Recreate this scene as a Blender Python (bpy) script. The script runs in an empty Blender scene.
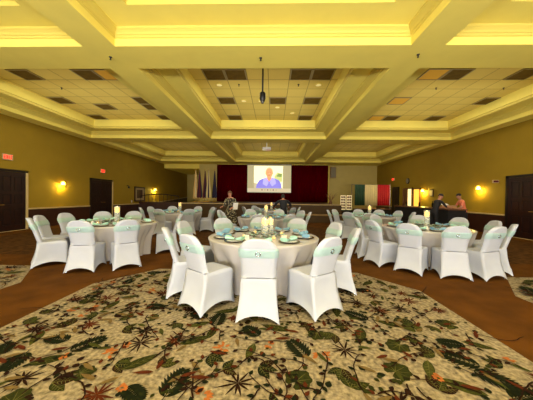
import bpy, bmesh, math, random
from mathutils import Vector, Matrix, Euler
PI = math.pi
S = bpy.context.scene
C = S.collection

# ------------------------------------------------------------------ camera
f, yaw, pit, rol, EYE = 240.0, -.0267, -.0106, -.0125, 1.42
cy_, sy_ = math.cos(yaw), math.sin(yaw)
fwd = Vector((sy_*math.cos(pit), cy_*math.cos(pit), math.sin(pit)))
rt = Vector((cy_, -sy_, 0)); up = rt.cross(fwd)
Rv = rt*math.cos(rol) - up*math.sin(rol); Uv = rt*math.sin(rol) + up*math.cos(rol)
cam = bpy.data.cameras.new('camera'); cam.sensor_width = 36; cam.lens = f*36/533; cam.clip_end = 100; cam.clip_start = .05
co = bpy.data.objects.new('camera', cam); C.objects.link(co)
co.matrix_world = Matrix(((Rv.x, Uv.x, -fwd.x, 0), (Rv.y, Uv.y, -fwd.y, 0), (Rv.z, Uv.z, -fwd.z, EYE), (0, 0, 0, 1)))
S.camera = co
# ------------------------------------------------------------------ world, light, exposure
S.view_settings.view_transform = 'Standard'; S.view_settings.look = 'None'; S.view_settings.gamma = 1
S.view_settings.use_curve_mapping = False
S.view_settings.exposure = 0.12
S.cycles.use_denoising = True
S.cycles.max_bounces = 8; S.cycles.diffuse_bounces = 5; S.cycles.sample_clamp_indirect = 6
w = bpy.data.worlds.new('world'); S.world = w; w.use_nodes = True
w.node_tree.nodes['Background'].inputs[0].default_value = (1, .9, .7, 1); w.node_tree.nodes['Background'].inputs[1].default_value = .15

def area(name, loc, rot, sx, sy, power, col):
    l = bpy.data.lights.new(name, 'AREA'); l.shape = 'RECTANGLE'; l.size = sx; l.size_y = sy; l.energy = power; l.color = col
    o = bpy.data.objects.new(name, l); C.objects.link(o); o.location = loc; o.rotation_euler = rot
    return o
# window daylight from behind the photographer, plus an added fill tilted at the soffits
area('window_daylight', (-.3, -5.6, 1.75), (math.radians(112), 0, 0), 12, 2.6, 50, (.95, .97, 1))
area('window_ground_light', (-.3, -5.5, .9), (math.radians(154), 0, 0), 12, 1.2, 2200, (.97, .98, 1))
# added area fill in each coffer, lifting the tiles above and the room below
for x, p in ((-6.7, 1.0), (-.3, 1.0), (6.0, 1.0)):
    area('coffer_uplight', (x, 1.5, 4.45), (PI, 0, 0), 3.6, 4.6, 6*p, (1, .93, .75))
    area('coffer_uplight', (x, 9.0, 4.45), (PI, 0, 0), 3.6, 4.6, 20*p, (1, .93, .75))
    area('coffer_uplight', (x, 16.6, 4.45), (PI, 0, 0), 3.6, 4.6, 8*p, (1, .93, .75))
    area('coffer_light', (x, 1.3, 5.05), (0, 0, 0), 3.2, 3.2, 105*p, (.97, .97, 1))
    area('coffer_light', (x, 9.0, 5.08), (0, 0, 0), 3.0, 3.0, 75*p, (1, .95, .84))
    area('coffer_light', (x, 16.6, 5.08), (0, 0, 0), 2.6, 2.6, 45*p, (1, .92, .74))

# ------------------------------------------------------------------ materials
def lin(c):
    return tuple(((v/255)/12.92 if v/255 <= .04045 else ((v/255+.055)/1.055)**2.4) for v in c) + (1,)
def mat(name, col, rough=.6, metal=0, noise=0, nscale=8, bump=0, bscale=60, emit=None, estr=0, spec=.5, trans=0, sheen=0):
    m = bpy.data.materials.new(name); m.use_nodes = True; nt = m.node_tree; b = nt.nodes['Principled BSDF']
    b.inputs['Base Color'].default_value = lin(col); b.inputs['Roughness'].default_value = rough; b.inputs['Metallic'].default_value = metal
    b.inputs['Specular IOR Level'].default_value = spec
    if trans: b.inputs['Transmission Weight'].default_value = trans
    if sheen: b.inputs['Sheen Weight'].default_value = sheen
    tc = nt.nodes.new('ShaderNodeTexCoord')
    if noise:
        n = nt.nodes.new('ShaderNodeTexNoise'); n.inputs['Scale'].default_value = nscale; n.inputs['Detail'].default_value = 5
        nt.links.new(tc.outputs['Object'], n.inputs['Vector'])
        r = nt.nodes.new('ShaderNodeValToRGB'); c = lin(col)
        r.color_ramp.elements[0].position = .3; r.color_ramp.elements[1].position = .7
        r.color_ramp.elements[0].color = tuple(v*(1-noise) for v in c[:3]) + (1,)
        r.color_ramp.elements[1].color = tuple(min(1, v*(1+noise)) for v in c[:3]) + (1,)
        nt.links.new(n.outputs['Fac'], r.inputs['Fac']); nt.links.new(r.outputs['Color'], b.inputs['Base Color'])
    if bump:
        n2 = nt.nodes.new('ShaderNodeTexNoise'); n2.inputs['Scale'].default_value = bscale; n2.inputs['Detail'].default_value = 3
        nt.links.new(tc.outputs['Object'], n2.inputs['Vector'])
        bp = nt.nodes.new('ShaderNodeBump'); bp.inputs['Strength'].default_value = bump; bp.inputs['Distance'].default_value = .01
        nt.links.new(n2.outputs['Fac'], bp.inputs['Height']); nt.links.new(bp.outputs['Normal'], b.inputs['Normal'])
    if emit:
        b.inputs['Emission Color'].default_value = lin(emit); b.inputs['Emission Strength'].default_value = estr
    return m
M = {}
M['paint'] = mat('ceiling_paint', (240, 222, 108), .8, spec=.2, noise=.03, nscale=2)
M['mould'] = mat('moulding_paint', (216, 196, 92), .6, spec=.2)
M['wall'] = mat('wall_paint', (150, 123, 34), .8, spec=.15, noise=.05, nscale=1.5, bump=.05, bscale=40)
M['cream'] = mat('stage_wall_paint', (190, 172, 96), .6, noise=.04, nscale=2)
M['wain'] = mat('wainscot_dark', (58, 30, 18), .35, noise=.15, nscale=6)
M['rail'] = mat('rail_cream', (205, 180, 120), .45)
M['door'] = mat('door_wood', (36, 15, 9), .35, noise=.25, nscale=5)
M['doordk'] = mat('door_wood_edge', (22, 9, 6), .4)
M['frame'] = mat('door_trim', (150, 120, 70), .5)
M['brass'] = mat('brass', (190, 150, 70), .3, 1)
M['carpet'] = mat('carpet_brown', (86, 52, 14), .95, spec=.05, noise=.3, nscale=2.2, bump=.3, bscale=200)
M['beige'] = mat('carpet_beige', (140, 126, 98), .95, spec=.05, noise=.55, nscale=28, bump=.4, bscale=180)
M['leafdark'] = mat('carpet_shaded_leaf_field', (74, 48, 20), .95, spec=.05, noise=.55, nscale=7)  # leaf carpet with the far room's low light put into its colour
M['lg1'] = mat('leaf_olive', (44, 46, 16), .95, spec=.05, noise=.25, nscale=30)
M['lg2'] = mat('leaf_dark_green', (24, 28, 12), .95, spec=.05, noise=.25, nscale=30)
M['lg3'] = mat('leaf_green', (60, 62, 24), .95, spec=.05, noise=.25, nscale=30)
M['lb1'] = mat('leaf_brown', (36, 20, 10), .95, spec=.05, noise=.2, nscale=30)
M['lb2'] = mat('leaf_rust', (76, 34, 14), .95, spec=.05, noise=.2, nscale=30)
M['lor'] = mat('flower_orange', (158, 92, 44), .95, spec=.05, noise=.2, nscale=30)
M['vein'] = mat('leaf_vein', (92, 88, 44), .95, spec=.05)
M['shade'] = mat('leaf_pale', (104, 84, 48), .95, spec=.05, noise=.15, nscale=20)
M['spandex'] = mat('spandex_white', (182, 186, 197), .7, noise=.02, nscale=6, bump=.05, bscale=25, spec=.2)
M['mint'] = mat('sash_mint', (164, 190, 188), .5, noise=.06, nscale=12, spec=.3)
M['silver'] = mat('silver', (190, 195, 200), .25, 1)
M['satin'] = mat('satin_cloth', (190, 185, 184), .25, noise=.03, nscale=3, bump=.12, bscale=6)
M['plate'] = mat('charger_plate', (92, 78, 58), .25, .3)
M['white'] = mat('white_china', (232, 232, 226), .2)
M['napblue'] = mat('napkin_blue', (120, 170, 205), .5, noise=.1, nscale=20)
M['napmint'] = mat('napkin_mint', (168, 220, 208), .5, noise=.08, nscale=20)
M['glass'] = mat('clear_glass', (240, 245, 245), .03, trans=.92)
M['water'] = mat('water', (225, 235, 215), .02, trans=.85)
M['candle'] = mat('candle_wax', (250, 215, 110), .4, emit=(255, 190, 60), estr=1.0)
M['flame'] = mat('candle_flame', (255, 220, 130), .5, emit=(255, 190, 90), estr=12)
M['green'] = mat('greenery', (52, 74, 44), .6, noise=.2, nscale=20)
M['petal'] = mat('white_petals', (236, 232, 200), .5)
M['steel'] = mat('grey_metal', (90, 90, 92), .4, .8)
M['wood'] = mat('table_wood', (120, 90, 60), .5)
M['black'] = mat('matt_black', (14, 13, 14), .5)
M['blackcloth'] = mat('black_cloth', (17, 14, 17), .85, noise=.2, nscale=8)
M['stage'] = mat('stage_front', (72, 50, 16), .6, noise=.1, nscale=3)
M['stagedk'] = mat('stage_floor', (70, 48, 28), .5)
M['curtain'] = mat('maroon_velvet', (76, 0, 6), .95, spec=0, noise=.1, nscale=4)
M['red'] = mat('banner_red', (176, 8, 24), .7, noise=.05)
M['bgreen'] = mat('banner_green', (20, 58, 32), .7, noise=.1)
M['bwhite'] = mat('banner_white', (214, 196, 140), .7, noise=.04)
M['navy'] = mat('flag_navy', (24, 16, 52), .7, noise=.1)
M['fred'] = mat('flag_red', (88, 12, 26), .7)
M['gold'] = mat('flag_gold', (205, 165, 90), .6)
M['exitw'] = mat('exit_case', (196, 168, 120), .5)
M['exitr'] = mat('exit_letters', (255, 20, 24), .5, emit=(255, 0, 8), estr=4)
M['lamp'] = mat('sconce_glass', (255, 225, 120), .3, emit=(255, 205, 70), estr=14)
M['amber'] = mat('amber_pane', (230, 180, 70), .4, emit=(255, 190, 70), estr=1.2)
M['pale'] = mat('pale_pane', (240, 225, 170), .4, emit=(255, 232, 160), estr=1.3)
M['troffer'] = mat('troffer_dark', (100, 78, 24), .8, spec=.1, noise=.2, nscale=5)
M['trofframe'] = mat('troffer_frame', (150, 132, 76), .5)
M['troflit'] = mat('troffer_amber', (206, 160, 60), .8, spec=.1, emit=(220, 160, 50), estr=.12)
M['skin'] = mat('skin', (176, 118, 88), .55)
M['hair'] = mat('dark_hair', (26, 17, 13), .7)
M['hairbr'] = mat('brown_hair', (92, 56, 30), .7)
M['salmon'] = mat('salmon_shirt', (232, 128, 92), .7)
M['blackshirt'] = mat('black_shirt', (16, 15, 22), .8)
M['trouser'] = mat('dark_trousers', (18, 16, 22), .8)
M['shoe'] = mat('black_shoe', (12, 11, 11), .4)
M['paper'] = mat('white_paper', (235, 232, 224), .7)
M['tan'] = mat('tan_card', (186, 140, 96), .6)
M['counter'] = mat('bar_counter_wood', (112, 70, 38), .35, noise=.15, nscale=6)
M['grey'] = mat('warm_grey', (128, 118, 92), .5)
M['art'] = mat('art_dark', (70, 44, 34), .5, noise=.5, nscale=8)
M['mat_board'] = mat('mat_board', (170, 148, 112), .7)
M['winframe'] = mat('window_white', (225, 222, 214), .5)
def dress():
    m = bpy.data.materials.new('patterned_dress'); m.use_nodes = True; nt = m.node_tree; b = nt.nodes['Principled BSDF']
    tc = nt.nodes.new('ShaderNodeTexCoord'); v = nt.nodes.new('ShaderNodeTexVoronoi'); v.inputs['Scale'].default_value = 16
    r = nt.nodes.new('ShaderNodeValToRGB'); r.color_ramp.interpolation = 'CONSTANT'
    r.color_ramp.elements[0].color = lin((150, 140, 110)); r.color_ramp.elements[1].position = .42; r.color_ramp.elements[1].color = lin((34, 28, 20))
    nt.links.new(tc.outputs['Object'], v.inputs['Vector']); nt.links.new(v.outputs['Distance'], r.inputs['Fac']); nt.links.new(r.outputs['Color'], b.inputs['Base Color'])
    b.inputs['Roughness'].default_value = .8
    return m
M['dress'] = dress()
def thin_glass(key, name, col, fac):
    m = bpy.data.materials.new(name); m.use_nodes = True; nt = m.node_tree; b = nt.nodes['Principled BSDF']; out = nt.nodes['Material Output']
    b.inputs['Base Color'].default_value = lin(col); b.inputs['Roughness'].default_value = .06
    tr = nt.nodes.new('ShaderNodeBsdfTransparent'); mx = nt.nodes.new('ShaderNodeMixShader'); mx.inputs[0].default_value = fac
    nt.links.new(tr.outputs[0], mx.inputs[1]); nt.links.new(b.outputs[0], mx.inputs[2]); nt.links.new(mx.outputs[0], out.inputs['Surface'])
    M[key] = m
thin_glass('glass', 'clear_glass_thin', (240, 246, 244), .22); thin_glass('water', 'water_thin', (222, 234, 206), .22)
TP = .655; TX, TY = -.19, 7.63                        # tile pitch and one grid corner
def tilemat():
    m = bpy.data.materials.new('ceiling_tiles'); m.use_nodes = True; nt = m.node_tree; b = nt.nodes['Principled BSDF']; b.inputs['Roughness'].default_value = .8
    tc = nt.nodes.new('ShaderNodeTexCoord'); mp = nt.nodes.new('ShaderNodeMapping'); mp.inputs['Location'].default_value = (-TX+TP*40, -TY+TP*40, 0)
    br = nt.nodes.new('ShaderNodeTexBrick'); br.offset = 0; br.squash = 1
    br.inputs['Color1'].default_value = lin((224, 200, 96)); br.inputs['Color2'].default_value = lin((216, 190, 88)); br.inputs['Mortar'].default_value = lin((150, 126, 54))
    br.inputs['Scale'].default_value = 1; br.inputs['Brick Width'].default_value = TP; br.inputs['Row Height'].default_value = TP; br.inputs['Mortar Size'].default_value = .011
    nt.links.new(tc.outputs['Object'], mp.inputs['Vector']); nt.links.new(mp.outputs['Vector'], br.inputs['Vector']); nt.links.new(br.outputs['Color'], b.inputs['Base Color'])
    return m
M['tile'] = tilemat()

# ------------------------------------------------------------------ helpers
class MB:
    def __init__(s): s.v = []; s.f = []; s.mi = []; s.mats = []; s.sm = []
    def m(s, k):
        if k not in s.mats: s.mats.append(k)
        return s.mats.index(k)
    def add(s, vs, fs, k, smooth=False):
        n = len(s.v); s.v += [tuple(v) for v in vs]; i = s.m(k)
        for q in fs: s.f.append(tuple(n+a for a in q)); s.mi.append(i); s.sm.append(smooth)
    def box(s, x0, x1, y0, y1, z0, z1, k):
        x0, x1 = min(x0, x1), max(x0, x1); y0, y1 = min(y0, y1), max(y0, y1); z0, z1 = min(z0, z1), max(z0, z1)
        s.add([(x0,y0,z0),(x1,y0,z0),(x1,y1,z0),(x0,y1,z0),(x0,y0,z1),(x1,y0,z1),(x1,y1,z1),(x0,y1,z1)],
              [(0,3,2,1),(4,5,6,7),(0,1,5,4),(1,2,6,5),(2,3,7,6),(3,0,4,7)], k)
    def loft(s, rings, k, cap0=True, cap1=True, smooth=True):
        n = len(rings[0]); vs = [p for r in rings for p in r]; fs = []
        for i in range(len(rings)-1):
            for j in range(n):
                a, b = i*n+j, i*n+(j+1) % n; fs.append((a, b, b+n, a+n))
        s.add(vs, fs, k, smooth)
        if cap0: s.add(rings[0], [tuple(range(n))[::-1]], k)
        if cap1: s.add(rings[-1], [tuple(range(n))], k)
    def lathe(s, prof, k, c=(0,0,0), n=20, cap0=True, cap1=True, smooth=True):
        s.loft([[(c[0]+r*math.cos(2*PI*j/n), c[1]+r*math.sin(2*PI*j/n), c[2]+z) for j in range(n)] for r, z in prof], k, cap0, cap1, smooth)
    def tube(s, pts, r, k, n=8):
        pts = [Vector(p) for p in pts]; rings = []
        for i, p in enumerate(pts):
            t = (pts[min(i+1, len(pts)-1)]-pts[max(i-1, 0)]).normalized()
            a = t.cross(Vector((0,0,1)) if abs(t.z) < .9 else Vector((1,0,0))).normalized(); b = t.cross(a)
            rr = r[i] if isinstance(r, (list, tuple)) else r
            rings.append([tuple(p+a*rr*math.cos(2*PI*j/n)+b*rr*math.sin(2*PI*j/n)) for j in range(n)])
        s.loft(rings, k)
    def torus(s, c, R, r, k, axis='y', n=18, q=8):
        vs = []; fs = []
        for i in range(n):
            a = 2*PI*i/n
            for j in range(q):
                b = 2*PI*j/q; x = (R+r*math.cos(b))*math.cos(a); y = (R+r*math.cos(b))*math.sin(a); z = r*math.sin(b)
                vs.append({'y': (c[0]+x, c[1]+z, c[2]+y), 'z': (c[0]+x, c[1]+y, c[2]+z), 'x': (c[0]+z, c[1]+x, c[2]+y)}[axis])
        for i in range(n):
            for j in range(q):
                fs.append((i*q+j, ((i+1) % n)*q+j, ((i+1) % n)*q+(j+1) % q, i*q+(j+1) % q))
        s.add(vs, fs, k, True)
    def build(s, name, parent=None, loc=None):
        me = bpy.data.meshes.new(name); me.from_pydata(s.v, [], s.f)
        for k in s.mats: me.materials.append(M[k])
        me.polygons.foreach_set('material_index', s.mi); me.polygons.foreach_set('use_smooth', s.sm); me.update()
        o = bpy.data.objects.new(name, me); C.objects.link(o)
        if parent: o.parent = parent
        if loc: o.location = loc
        return o
def tag(o, label=None, cat=None, group=None, kind=None):
    if label: o['label'] = label
    if cat: o['category'] = cat
    if group: o['group'] = group
    if kind: o['kind'] = kind
    return o
def thing(name, label, cat, loc=(0,0,0), rz=0, group=None):
    o = bpy.data.objects.new(name, None); o.empty_display_size = .1; C.objects.link(o); o.location = loc; o.rotation_euler = (0,0,rz)
    return tag(o, label, cat, group)
def copy_tree(o, parent=None):
    c = o.copy(); C.objects.link(c); c.parent = parent
    for ch in list(o.children): copy_tree(ch, c)
    return c
def dup(o, label, loc, rz=None, group=None):
    c = copy_tree(o); c.location = loc
    if rz is not None: c.rotation_euler = (0,0,rz)
    c['label'] = label
    if group: c['group'] = group
    return c
used = set()
def first_or_dup(proto, label, loc, rz, group=None):
    if proto.name not in used:
        used.add(proto.name); proto.location = loc; proto.rotation_euler = (0,0,rz); proto['label'] = label
        if group: proto['group'] = group
        return proto
    return dup(proto, label, loc, rz, group)

# ------------------------------------------------------------------ room shell
XL, XR, YB, YF, ZC = -10.1, 9.39, -6.0, 22.0, 4.40
xo = [(-9.49, -3.85), (-3.20, 2.63), (3.28, 8.86)]
yo = [(-5.5, -2.77), (-1.94, 4.74), (5.57, 12.25), (13.08, 20.1)]
mb = MB()
xs = [XL] + [v for p in xo for v in p] + [XR]; ys = [YB] + [v for p in yo for v in p] + [YF]
for i in range(len(xs)-1):
    for j in range(len(ys)-1):
        if i % 2 == 1 and j % 2 == 1: continue
        mb.add([(xs[i],ys[j],ZC),(xs[i+1],ys[j],ZC),(xs[i+1],ys[j+1],ZC),(xs[i],ys[j+1],ZC)], [(0,3,2,1)], 'paint')
prof = [(0,4.40,0,'paint'),(0,4.55,0,'paint'),(.025,4.56,0,'mould'),(.03,4.595,0,'mould'),(.05,4.605,0,'mould'),(.065,4.64,0,'mould'),(.095,4.67,0,'mould'),(.115,4.685,0,'mould'),(.12,4.72,0,'mould'),(.62,4.725,.0,'paint'),(.62,4.80,.0,'mould'),(.65,4.815,.0,'mould'),(.65,5.15,.0,'paint')]
for x0, x1 in xo:
    for y0, y1 in yo:
        rings = []
        for d, z, ys_, k in prof:
            dy = d-ys_ if d > .3 else d
            rings.append([(x0+d,y0+dy,z),(x1-d,y0+dy,z),(x1-d,y1-dy,z),(x0+d,y1-dy,z)])
        for a in range(len(rings)-1):
            mb.add(rings[a]+rings[a+1], [(0,1,5,4)[::-1],(1,2,6,5)[::-1],(2,3,7,6)[::-1],(3,0,4,7)[::-1]], prof[a+1][3])
        mb.add(rings[-1], [(0,3,2,1)], 'tile')
# recess ceiling at the far left beside the stage
mb.add([(XL,22,4.0),(-6.6,22,4.0),(-6.6,28,4.0),(XL,28,4.0)], [(0,3,2,1)], 'paint')
mb.add([(XL,22,4.0),(-6.6,22,4.0),(-6.6,22,4.4),(XL,22,4.4)], [(0,1,2,3)], 'paint')
tag(mb.build('ceiling'), kind='structure')

# walls (inner faces at XL, XR, YB, YF), with door openings filled by the doors
T = .15
def wall_side(name, x, sgn, y0, y1, panels):
    m = MB(); m.box(x, x+sgn*T, y0, y1, 0, 4.5, 'wall'); o = tag(m.build(name), kind='structure')
    w_ = MB(); r_ = MB(); b_ = MB()
    for a, b in panels:
        w_.box(x, x-sgn*.02, a, b, .1, .80, 'wain'); b_.box(x, x-sgn*.03, a, b, 0, .10, 'wain')
        r_.box(x, x-sgn*.045, a, b, .80, .83, 'rail'); r_.box(x, x-sgn*.06, a, b, .83, .86, 'rail')
    w_.build('wainscot', o)
    return r_, b_
r_, b_ = wall_side('wall_left', XL, -1, YB, 28, [(YB, 7.42), (9.60, 12.95), (14.84, 20.0)])
# the rail climbs beside the ramp to the stage
wr = MB()
def ramp_piece(m, y0, y1, za, zb, x, t, lo, k):
    m.add([(x,y0,lo),(x+t,y0,lo),(x+t,y1,lo),(x,y1,lo),(x,y0,za),(x+t,y0,za),(x+t,y1,zb),(x,y1,zb)],
          [(0,3,2,1),(4,5,6,7),(0,1,5,4),(1,2,6,5),(2,3,7,6),(3,0,4,7)], k)
ramp_piece(wr, 20, 28, .80, 1.32, XL, .02, 0, 'wain')
for dz0, dz1, t in ((.80, .83, .045), (.83, .86, .06)):
    wr.add([(XL,20,dz0),(XL+t,20,dz0),(XL+t,28,dz0+.52),(XL,28,dz0+.52),(XL,20,dz1),(XL+t,20,dz1),(XL+t,28,dz1+.52),(XL,28,dz1+.52)],
           [(0,3,2,1),(4,5,6,7),(0,1,5,4),(1,2,6,5),(2,3,7,6),(3,0,4,7)], 'rail')
tag(wr.build('trim_3'), kind='structure')
tag(r_.build('trim_1'), kind='structure'); tag(b_.build('baseboard_left'), kind='structure')
r_, b_ = wall_side('wall_right', XR, 1, YB, YF, [(YB, 7.7), (9.91, 16.1), (17.55, 18.1), (19.1, YF)])
tag(r_.build('trim_2'), kind='structure'); tag(b_.build('baseboard_right'), kind='structure')
mb = MB(); mb.box(-6.75, XR, YF, YF+T, 0, 4.5, 'cream'); mb.box(-6.75, -5.15, YF-.22, YF, 0, 4.4, 'cream')
mb.box(-6.75, -6.6, YF, 28, 0, 4.4, 'cream'); mb.box(XL, -6.6, 28, 28+T, 0, 4.4, 'cream')
tag(mb.build('wall_back'), kind='structure')
mb = MB(); mb.box(XL, XR, YB-T, YB, 0, 4.5, 'wall'); tag(mb.build('wall_front'), kind='structure')
for n, x in enumerate((-6, -.3, 5.4)):
    m = MB(); m.box(x-2, x-1.9, YB, YB+.08, .5, 3, 'winframe'); m.box(x+1.9, x+2, YB, YB+.08, .5, 3, 'winframe')
    m.box(x-2, x+2, YB, YB+.08, .4, .5, 'winframe'); m.box(x-2, x+2, YB, YB+.08, 3, 3.1, 'winframe'); m.box(x-.04, x+.04, YB, YB+.06, .5, 3, 'winframe')
    m.box(x-1.9, x+1.9, YB, YB+.02, .5, 3, 'paper'); tag(m.build('window_%d' % (n+1)), kind='structure')

def double_door(name, x, sgn, y0, y1, h, leaves=2):
    """panelled wooden door in the side wall; sgn=+1 when the room lies on the +x side"""
    m = MB(); tr = .09
    def bx(a, b, c, d, e, g, k): m.box(x+sgn*a, x+sgn*b, c, d, e, g, k)
    bx(0, .05, y0-tr, y0, 0, h+tr, 'doordk'); bx(0, .05, y0-tr, y1+tr, h, h+tr, 'doordk'); bx(0, .05, y1, y1+tr, 0, h+tr, 'rail' if sgn > 0 else 'doordk')
    o = tag(m.build(name), kind='structure')
    wd = (y1-y0)/leaves
    for i in range(leaves):
        a, b = y0+i*wd+.008, y0+(i+1)*wd-.008; d = MB()
        def bd(p, q, c, e, g, h2, k): d.box(x+sgn*p, x+sgn*q, c, e, g, h2, k)
        bd(0, .02, a, b, 0.01, h-.01, 'doordk')
        st = .13
        for c, e in ((a, a+st), (b-st, b), ((a+b)/2-.05, (a+b)/2+.05)): bd(.02, .038, c, e, .01, h-.01, 'door')
        for g, h2 in ((.01, .24), (.86, 1.04), (1.42, 1.54), (h-.16, h-.01)): bd(.02, .037, a, b, g, h2, 'door')
        for g, h2 in ((.29, .81), (1.09, 1.37), (1.59, h-.21)):
            for c, e in ((a+st+.04, (a+b)/2-.09), ((a+b)/2+.09, b-st-.04)): bd(.02, .032, c, e, g, h2, 'door')
        lf = d.build('door_leaf', o)
        hd = MB(); hy = (b-.06) if i == 0 and leaves == 2 else a+.06
        hd.tube([(x+sgn*.04, hy, 1.02), (x+sgn*.09, hy, 1.02), (x+sgn*.09, hy-.1 if i == 0 else hy+.1, 1.02)], .011, 'brass'); hd.build('door_handle', lf)
    s_ = MB(); s_.box(x+sgn*.0, x+sgn*.07, y0, y1, .0, .012, 'rail'); s_.build('threshold', o)  # pale strip painted in for the light showing under the door
    return o
double_door('door_1', XL, 1, 7.52, 9.51, 2.29)
double_door('door_2', XL, 1, 13.05, 14.75, 2.29)
double_door('door_3', XR, -1, 7.8, 9.82, 2.31)
double_door('door_4', XR, -1, 18.2, 19.0, 2.25, 1)
# glazed opening and amber window further down the right wall
mb = MB()
for a, b, c, d in ((16.36,16.44,.0,2.2),(17.44,17.52,.0,2.2),(16.36,17.52,2.12,2.2),(16.94,17.0,.0,2.2)): mb.box(XR, XR-.07, a, b, c, d, 'counter')
mb.box(XR, XR-.03, 17.0, 17.44, .9, 2.12, 'counter')
o = tag(mb.build('door_5'), kind='structure')
mb = MB(); mb.box(XR, XR-.02, 16.44, 16.94, .1, 2.12, 'pale'); mb.build('pane', o)
mb = MB()
for a, b, c, d in ((15.52,15.6,.85,2.15),(16.22,16.3,.85,2.15),(15.52,16.3,2.08,2.15),(15.52,16.3,.85,.93)): mb.box(XR, XR-.06, a, b, c, d, 'counter')
o = tag(mb.build('window_4'), kind='structure')
mb = MB(); mb.box(XR, XR-.02, 15.6, 16.22, .93, 2.08, 'amber'); mb.build('pane', o)

# ------------------------------------------------------------------ floor with woven leaf pattern
rnd = random.Random(7)
mb = MB()
mb.add([(XL-.1,YB-.1,0),(XR+.1,YB-.1,0),(XR+.1,28,0),(XL-.1,28,0)], [(0,1,2,3)], 'carpet')
def zone(x0, x1, y0, y1, c):
    return [(x0,y0+c),(x0+c*.8,y0),(x1-c*.8,y0),(x1,y0+c),(x1,y1-c),(x1-c*.8,y1),(x0+c*.8,y1),(x0,y1-c)]
zones = [zone(-2.87, 2.3, -1.9, 4.62, .85), zone(-9.2, -4.05, -1.9, 4.65, .9), zone(3.62, 8.7, -1.9, 4.55, .9)]
for z in zones:
    mb.add([(x,y,.0012) for x, y in z], [tuple(range(8))], 'beige')
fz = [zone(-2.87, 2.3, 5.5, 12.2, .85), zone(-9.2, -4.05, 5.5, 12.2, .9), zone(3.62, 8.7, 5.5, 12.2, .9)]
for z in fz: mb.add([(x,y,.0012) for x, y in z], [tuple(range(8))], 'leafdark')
def inside(z, x, y, mrg=.0):
    for i in range(8):
        (ax, ay), (bx_, by) = z[i], z[(i+1) % 8]
        L = math.hypot(bx_-ax, by-ay)
        if ((bx_-ax)*(y-ay)-(by-ay)*(x-ax))/L < mrg: return False
    return True
lz = [.002]
def poly(pts, cx, cy, a, k, dz=0):
    ca, sa = math.cos(a), math.sin(a)
    lz[0] += .0000015
    mb.add([(cx+x*ca-y*sa, cy+x*sa+y*ca, lz[0]+dz) for x, y in pts], [tuple(range(len(pts)))], k)
def leaf_pts(L, W, n=7, tip=1.0):
    up_ = [(L*t/n, W/2*math.sin(PI*(t/n)**.8)*(1 if t else 0)) for t in range(n+1)]
    return up_ + [(x, -y) for x, y in up_[-2:0:-1]]
def leaf(cx, cy, a, L, W, k, vein=True):
    poly(leaf_pts(L, W), cx, cy, a, k)
    if vein and L > .12:
        poly([(0,-.0025),(L*.92,-.001),(L*.92,.001),(0,.0025)], cx, cy, a, 'vein', .0004)
        for t in (.2, .35, .5, .65):
            w_ = W*.36*math.sin(PI*t**.8)
            for s in (-1, 1): poly([(L*t,-.0015),(L*(t+.1),s*w_),(L*(t+.1)+.004,s*w_),(L*t+.004,.0015)][::s], cx, cy, a, 'vein', .0004)
def round_leaf(cx, cy, a, R, k):
    pts = []
    for i in range(26):
        th = -PI*.93+2*PI*.93*i/25; r = R*(1+.09*math.cos(7*th)+.05*math.cos(3*th))
        pts.append((r*math.cos(th), r*math.sin(th)))
    pts.append((-R*.35, 0))
    poly(pts, cx, cy, a, k)
    for th in (-2.2, -1.5, -.8, 0, .8, 1.5, 2.2):
        x, y = R*.85*math.cos(th), R*.85*math.sin(th); n = (-math.sin(th)*.003, math.cos(th)*.003)
        poly([(-R*.3-n[0],-n[1]),(x,y),(x+n[0]*.5,y+n[1]*.5),(-R*.3+n[0],n[1])], cx, cy, a, 'vein', .0004)
def frond(cx, cy, a, L, k):
    poly([(0,-.004),(L,-.001),(L,.001),(0,.004)], cx, cy, a, k)
    for i in range(9):
        t = .12+.85*i/9; l = L*.46*math.sin(PI*(.25+.7*t))
        for s in (-1, 1):
            bx_, by = cx+L*t*math.cos(a), cy+L*t*math.sin(a)
            poly(leaf_pts(l, .034, 4), bx_, by, a+s*(.95-.35*t), k)
def burst(cx, cy, R, k, n=11):
    for i in range(n):
        poly(leaf_pts(R*rnd.uniform(.65, 1.1), .02, 4), cx, cy, 2*PI*i/n+rnd.uniform(-.15,.15), k)
def coral(cx, cy, R):
    for i in range(9):
        a = rnd.uniform(0, 2*PI); r = rnd.uniform(0, R*.5)
        poly(leaf_pts(R*.6, .03, 4), cx+r*math.cos(a), cy+r*math.sin(a), a+rnd.uniform(-.6,.6), 'lor')
def cluster(cx, cy, k, n=4, s=.07):
    for i in range(n):
        a = rnd.uniform(0, 2*PI); r = s*(.7+.5*i/n)
        poly(leaf_pts(s*1.2, s*.9, 5), cx+r*math.cos(a), cy+r*math.sin(a), a+rnd.uniform(-.5,.5), k)
def stem(cx, cy, a, L, k='lb1'):
    x, y, th = cx, cy, a; pl = []
    cur = rnd.uniform(-.5, .5)
    for i in range(9):
        pl.append((x, y, th)); x += L/8*math.cos(th); y += L/8*math.sin(th); th += cur*.5+rnd.uniform(-.35,.35)
    lw = .007
    vs = []
    lz[0] += .0000015
    for x, y, th in pl:
        vs += [(x-math.sin(th)*lw, y+math.cos(th)*lw, lz[0]), (x+math.sin(th)*lw, y-math.cos(th)*lw, lz[0])]; lw *= .93
    mb.add(vs, [(2*i, 2*i+1, 2*i+3, 2*i+2) for i in range(8)], k)
    return pl
placed = []
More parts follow.
